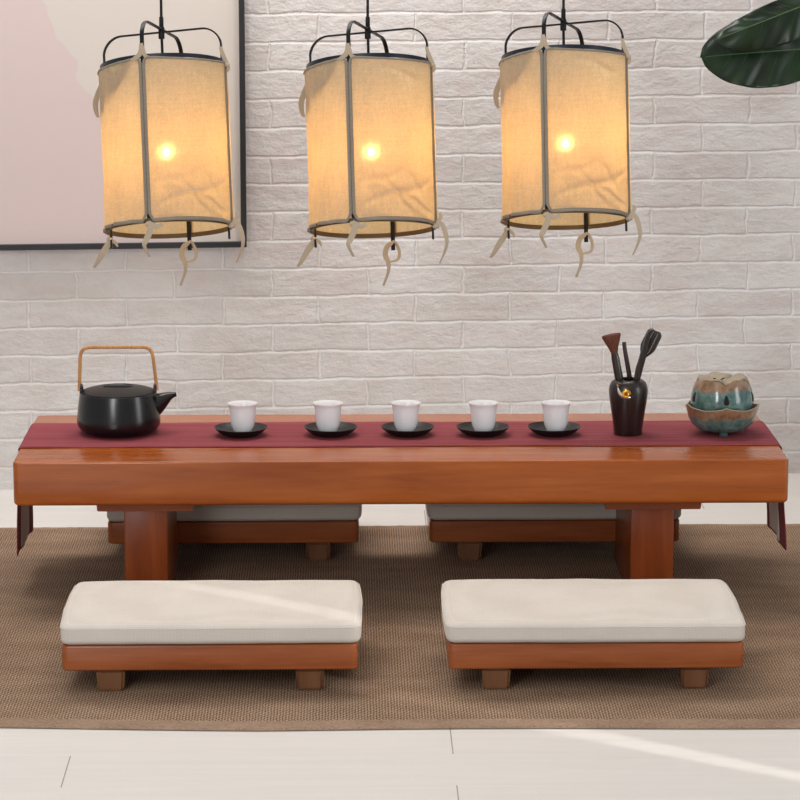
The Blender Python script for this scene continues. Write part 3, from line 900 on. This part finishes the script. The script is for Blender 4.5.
# cloth panels between the posts, bottom corner nearest the viewer pulled open a little
def gap(v):     # half angle left open at the seam; v=0 bottom, 1 top
    return .004 + .085 * max(0, 1 - v / .055) ** 1.2 + .05 * max(0, (v - .96) / .04) ** 1.5
def panel_pt(k, u, v, out=0):
    a0, a1 = POST[k], POST[k] + PI / 2
    g0 = gap(v) if k in (0,) else .004; g1 = gap(v) if k in (3,) else .004
    a = a0 + g0 + (a1 - a0 - g0 - g1) * u
    z = -LH / 2 + LH * v
    mid = math.sin(PI * u)
    pull = .0035 * mid                                  # cloth flattens between posts
    wr = .0022 * noise.noise(Vector((a * 5, z * 9, k * 3.1))) + .0012 * noise.noise(Vector((a * 16, z * 22, k)))
    if k == 3: wr += .0026 * math.sin(u * 26 + z * 12) * (1 - v) + .001 * math.sin(u * 44)
    # diagonal drag creases low on the panel
    if k == 0: wr += .0028 * math.sin((u * 1.2 + v * 3.2) * 9) * max(0, .42 - v) * 1.6
    if k == 0:
        for (x0, y0, x1, y1, am) in ((.10, .10, .95, .27, .0035), (.30, .26, .62, .04, .0030), (.45, .16, .98, .05, .0030), (.55, .30, .75, .16, .0028), (.05, .22, .5, .30, .0018), (.35, .93, .8, .86, .002)):
            dx, dy = x1 - x0, (y1 - y0) * 1.6; L2 = dx * dx + dy * dy
            t = max(0, min(1, ((u - x0) * dx + (v - y0) * 1.6 * dy) / L2))
            d = math.hypot(u - x0 - t * dx, (v - y0) * 1.6 - t * dy - .02 * math.sin(t * 7))
            wr += 1.7 * am * math.exp(-(d / .030) ** 2) * math.sin(PI * (.08 + .84 * t))
    r = LR - pull * (1 if k == 3 else .55) + wr * min(1, mid * 3) + out
    # scalloped lower hem: cloth rides up between the ties
    zz = z - .0030 * (1 - v) + .0030 * mid * max(0, 1 - v * 8) - .004 * mid * max(0, (v - .9) / .1)
    return T_(cyl(a, r, zz))
for k in range(4):
    bm = bmesh.new(); grid(bm, 80, 100, lambda u, v: panel_pt(k, u, v))
    p = obj('cloth_panel', bm, SHADE, lamp, angle=80)
    for nm, f in (('side_hem', lambda u, v: panel_pt(k, v * .030, u, .0012)), ('side_hem', lambda u, v: panel_pt(k, 1 - v * .030, u, .0012)),
                  ('bottom_hem', lambda u, v: panel_pt(k, u, v * .022, .0012)), ('top_hem', lambda u, v: panel_pt(k, u, 1 - v * .014, .0012))):
        bm = bmesh.new(); grid(bm, 40, 3, f); o = obj(nm, bm, HEM, p, angle=80); solid(o, .0008)
    if k == 3:   # corner of cloth folded down inside, at upper left
        bm = bmesh.new()
        def fold(u, v):
            uu = .02 + .86 * u
            lim = .30 * (1 - u ** 2.2) + .02 + .025 * math.sin(u * 9)
            return panel_pt(k, uu, 1 - lim * v - .004, -.004 + .002 * math.sin(u * 14 + v * 3))
        grid(bm, 24, 12, fold)
        obj('cloth_fold', bm, FOLD, p, angle=80)['label'] = 'grey corner of cloth folded inside'
# ribbons: knots and tails, hanging plumb (offsets in metres from the cage centre)
def ribbon(pts, w, name='ribbon', tw=0.0, face=(0, -1, 0)):
    bm = bmesh.new(); P = smooth_path(pts, 5); n = len(P); ups = []
    for i in range(n):
        q = tw * i / n
        ups.append(Matrix.Rotation(q, 3, 'Z') @ Vector(face))
    ws = [(max(.0016, w * (.55 + .45 * math.sin(PI * min(1, .15 + 1.0 * i / n)))), .0007) for i in range(n)]
    sweep(bm, P, ws, 8, squash=.7, up=ups)
    return obj(name, bm, RIBBON, lamp, angle=60)
def knot(p, s=.006):
    bm = bmesh.new()
    bmesh.ops.create_icosphere(bm, subdivisions=2, radius=s)
    for v in bm.verts: v.co = Vector((v.co.x * (1 + .25 * noise.noise(v.co * 400)), v.co.y, v.co.z * (.8 + .3 * noise.noise(v.co * 300 + Vector((3, 1, 2))))))
    bmesh.ops.translate(bm, verts=bm.verts, vec=p)
    return obj('knot', bm, RIBBON, lamp)
S = 1 / 504.
def off(base, du, dv, dy=0): return base + Vector((du * S, dy, -dv * S))
bF, bR, bB, bL = [T_(cyl(a, LR + .002, -LH / 2 - .004)) for a in POST]
tF, tR, tB, tL = [T_(cyl(a, LR + .002, LH / 2 + .004)) for a in POST]
bBi = T_(cyl(POST[2], LR - .004, -LH / 2 - .010))
knot(bL + Vector((.004, -.004, -.006)), .0065); knot(bF + Vector((0, -.003, -.002)), .006); knot(bR + Vector((-.002, -.003, 0)), .007); knot(bB + Vector((0, -.005, -.010)), .006)
ribbon([off(bL, 4, 4, -.006), off(bL, 1, 8, -.007), off(bL, -5, 17, -.006), off(bL, -10, 26, -.004), off(bL, -14, 32, 0)], .0066, tw=.6)
ribbon([off(bL, 4, 4, -.004), off(bL, 8, 7, -.004), off(bL, 10, 11, -.003)], .0035)
ribbon([off(bF, 0, -2, -.006), off(bF, 2, 6, -.008), off(bF, -2, 16, -.008), off(bF, -4, 22, -.008), off(bF, 1, 33, -.007)], .0065, tw=-.9)
ribbon([off(bF, 2, 0, -.006), off(bF, 8, 3, -.008), off(bF, 14, 1, -.006)], .0055)
ribbon([off(bR, 0, -2, -.005), off(bR, 5, -2, -.004), off(bR, 9, 8, -.003), off(bR, 10, 18, -.003), off(bR, 7, 28, -.004), off(bR, 3, 37, -.006)], .0052, tw=1.2)
ribbon([off(bR, 0, -2, -.005), off(bR, 4, -9, -.004), off(bR, 3, -13, -.003)], .0042)
ribbon([off(bB, 1, 3, -.012), off(bB, -7, 8, -.012), off(bB, -9, 17, -.012), off(bB, -6, 24, -.012), off(bB, -6, 34, -.012), off(bB, -11, 48, -.012)], .0058, tw=.8)
ribbon([off(bB, 1, 3, -.010), off(bB, 5, 12, -.010), off(bB, 4, 21, -.010), off(bB, -5, 24, -.011)], .0035)
# top ties
ribbon([off(tF, 0, -11, -.001), off(tF, 0, -5, -.004), off(tF, -2, 0, -.005), off(tF, -7, 4, -.003), off(tF, -10, 5, 0)], .0052)
ribbon([off(tF, 0, -11, -.002), off(tF, 2, -4, -.005), off(tF, 4, 1, -.004), off(tF, 9, 3, -.001)], .0045)
ribbon([off(tR, -5, -13, 0), off(tR, -3, -6, -.003), off(tR, 0, 1, -.004), off(tR, 3, 8, -.004), off(tR, 1, 12, -.002)], .0045, tw=.5)
knot(tR + Vector((.003, -.003, -.010)), .0055); knot(tL + Vector((-.003, -.002, -.004)), .005)
ribbon([off(tL, -1, 1, -.003), off(tL, 3, -3, -.004), off(tL, 6, -5, -.004)], .0035)
ribbon([off(tL, 0, 14, .004), off(tL, -3, 22, .002), off(tL, -6, 32, .002), off(tL, -5, 42, .001), off(tL, -3, 46, .001)], .0062, tw=.5)

LX = [(-.4605, .8830, 'leftmost of the three linen pendant lamps, hanging before the framed pink picture'),
      (-.0545, .8825, 'middle linen pendant lamp, hanging right of the framed picture over the teacups'),
      (.3310, .8985, 'rightmost of the three linen pendant lamps, hanging nearest the big green leaf')]
for i, (x, z, lab) in enumerate(LX):
    l = lamp if i == 0 else dup(lamp, (0, 0, 0), lab)
    l.location = (x, .25, z); l.rotation_euler.z = math.radians((3.4, -.3, -4.0)[i]); l['label'] = lab
# ------------------------------------------------------------------ plant at the upper right
PXY = (1.16, .93)
pl = thing('potted_plant', 'large glossy dark green leaves of a rubber plant reaching in at upper right', 'plant', (PXY[0], PXY[1], 0))
def P_(x, y, z): return Vector((x - PXY[0], y - PXY[1], z))
bm = bmesh.new(); lathe(bm, [(.10, 0), (.112, .004), (.125, .12), (.14, .25), (.145, .27), (.135, .272), (.13, .25), (.0005, .235)], 40, close_bottom=True); obj('pot', bm, POT, pl)
bm = bmesh.new(); lathe(bm, [(.1315, .238), (.07, .245), (.0005, .248)], 32); obj('soil', bm, SOIL, pl)
bm = bmesh.new()
stem = smooth_path([(0, 0, .24), (.02, .01, .55), (-.01, 0, .85), (-.03, -.01, 1.10), (-.02, 0, 1.35)], 8)
sweep(bm, stem, [.013 - .006 * i / len(stem) for i in range(len(stem))], 12); obj('trunk', bm, BARK, pl)
def leaf(base, tip, halfw, nrm, droop, fold, petiole_from, skew=1.0, wave=.006):
    base, tip = Vector(base), Vector(tip); ax = (tip - base); L = ax.length; ax.normalize()
    nrm = Vector(nrm); nrm = (nrm - ax * nrm.dot(ax)).normalized(); sd = ax.cross(nrm).normalized()
    def wid(u):
        return halfw * (max(0, math.sin(PI * min(1, u) ** 1.12)) ** .50) * (1 if u < .93 else 1)
    def pt(u, v, lift=0):
        s = (v - .5) * 2
        w = wid(u) if 0 < u < 1 else .0006
        ww = w * (skew if s > 0 else 1) 
        mid = base + ax * (L * u + (.012 * max(0, (u - .965) / .035) if abs(s) < .01 else 0))
        z = -droop * (u - .45) ** 2 + fold * abs(s) * w + .0035 * math.sin(u * 34 - abs(s) * 5) * abs(s) ** .7 * min(1, w / halfw) + wave * math.sin(u * 9 + s * 2) * s * s
        return mid + sd * (s * ww) + nrm * (z + lift)
    bm = bmesh.new(); grid(bm, 56, 28, pt)
    o = obj('leaf', bm, LEAF, pl, angle=85); solid(o, .0012)
    bm = bmesh.new()
    pts = [pt(i / 30, .5, .0004) for i in range(0, 30)]
    sweep(bm, pts, [.0024 * (1 - .75 * i / 29) for i in range(30)], 8)
    for s in (-1, 1):     # side veins
        for j in range(7):
            u0 = .10 + .115 * j
            sweep(bm, [pt(min(.97, u0 + .12 * q), .5 + s * .46 * q, .0004) for q in (0, .3, .6, .92)], [.0005, .0004, .0003, .0002], 5)
    obj('leaf_rib', bm, RIB, o)['label'] = 'pale midrib and veins'
    bm = bmesh.new(); q = Vector(petiole_from)
    sweep(bm, smooth_path([q, q.lerp(pt(0, .5), .5) + Vector((0, 0, .012)), pt(0, .5)], 6), .0032, 8); obj('petiole', bm, RIB, pl)
SKB = .5
leaf(P_(.985, .93, 1.035), P_(.676, .885, 1.017), .080, (.05, -1, .2), .05, .10, (-.03, -.01, 1.08))
leaf(P_(1.01, .86, 1.175), P_(.703, .83, 1.058), .064, (-.1, -1, .05), .10, -.20, (-.03, -.01, 1.14), skew=SKB)
leaf(P_(1.30, .80, 1.28), P_(1.50, .70, 1.22), .07, (.2, -.6, .8), .06, .12, (-.02, 0, 1.28))
leaf(P_(1.18, 1.02, 1.40), P_(1.26, 1.08, 1.62), .07, (-.3, -.9, .2), .05, .12, (-.02, 0, 1.33))

# ------------------------------------------------------------------ light
def area(name, loc, target, sx, sy, power, color=(1, 1, 1), spread=None):
    l = bpy.data.lights.new(name, 'AREA'); l.shape = 'RECTANGLE'; l.size = sx; l.size_y = sy; l.energy = power; l.color = color
    if spread: l.spread = math.radians(spread)
    o = bpy.data.objects.new(name, l); col.objects.link(o); o.location = loc
    o.rotation_euler = (Vector(target) - Vector(loc)).to_track_quat('-Z', 'Y').to_euler()
    return o
area('ceiling_light', (-.5, .72, 2.66), (-.4, .35, 0), 2.4, .7, 55, (1, .985, .97))  # assumed overhead source, added without a fitting
area('window_light_front', (-1.5, -4.4, 1.75), (0, .2, .4), .75, 2.4, 80, (.98, .99, 1))  # assumed source behind the camera, no window is built
area('window_light_right', (3.1, -1.6, 1.05), (0, .3, .3), .8, 1.9, 26, (.98, .99, 1))  # assumed side source, added with no window around it
# assumed sun streak: added spot squeezed to a sheet, off to the right
sl = bpy.data.lights.new('curtain_gap_sun', 'SPOT'); sl.energy = 260; sl.color = (1, .97, .92)
sl.spot_size = math.radians(17); sl.spot_blend = .55; sl.shadow_soft_size = .012
so_ = bpy.data.objects.new('curtain_gap_sun', sl); col.objects.link(so_); so_.location = (2.75, -2.62, 1.75)
so_.rotation_euler = (Vector((.16, -.724, 0)) - so_.location).to_track_quat('-Z', 'Y').to_euler(); so_.scale = (.065, 1, 1)  # cone squeezed narrow
w = bpy.data.worlds.new('room_ambience'); sc.world = w; w.use_nodes = True
w.node_tree.nodes['Background'].inputs[0].default_value = (.98, .98, 1.0, 1)
w.node_tree.nodes['Background'].inputs[1].default_value = .42

# ------------------------------------------------------------------ camera
cam = bpy.data.cameras.new('camera'); cam.lens = 135.0; cam.sensor_width = 36; cam.sensor_fit = 'HORIZONTAL'
co = bpy.data.objects.new('camera', cam); col.objects.link(co)
co.location = (-.1045, -5.6914, 1.4886)
co.rotation_euler = (math.radians(90 - 10.629), 0, math.radians(-1.0323))
cam.clip_end = 60
sc.camera = co
sc.view_settings.view_transform = 'Standard'; sc.view_settings.look = 'None'; sc.view_settings.gamma = 1
sc.view_settings.exposure = 0.0
try: sc.view_settings.use_curve_mapping = False
except Exception: pass
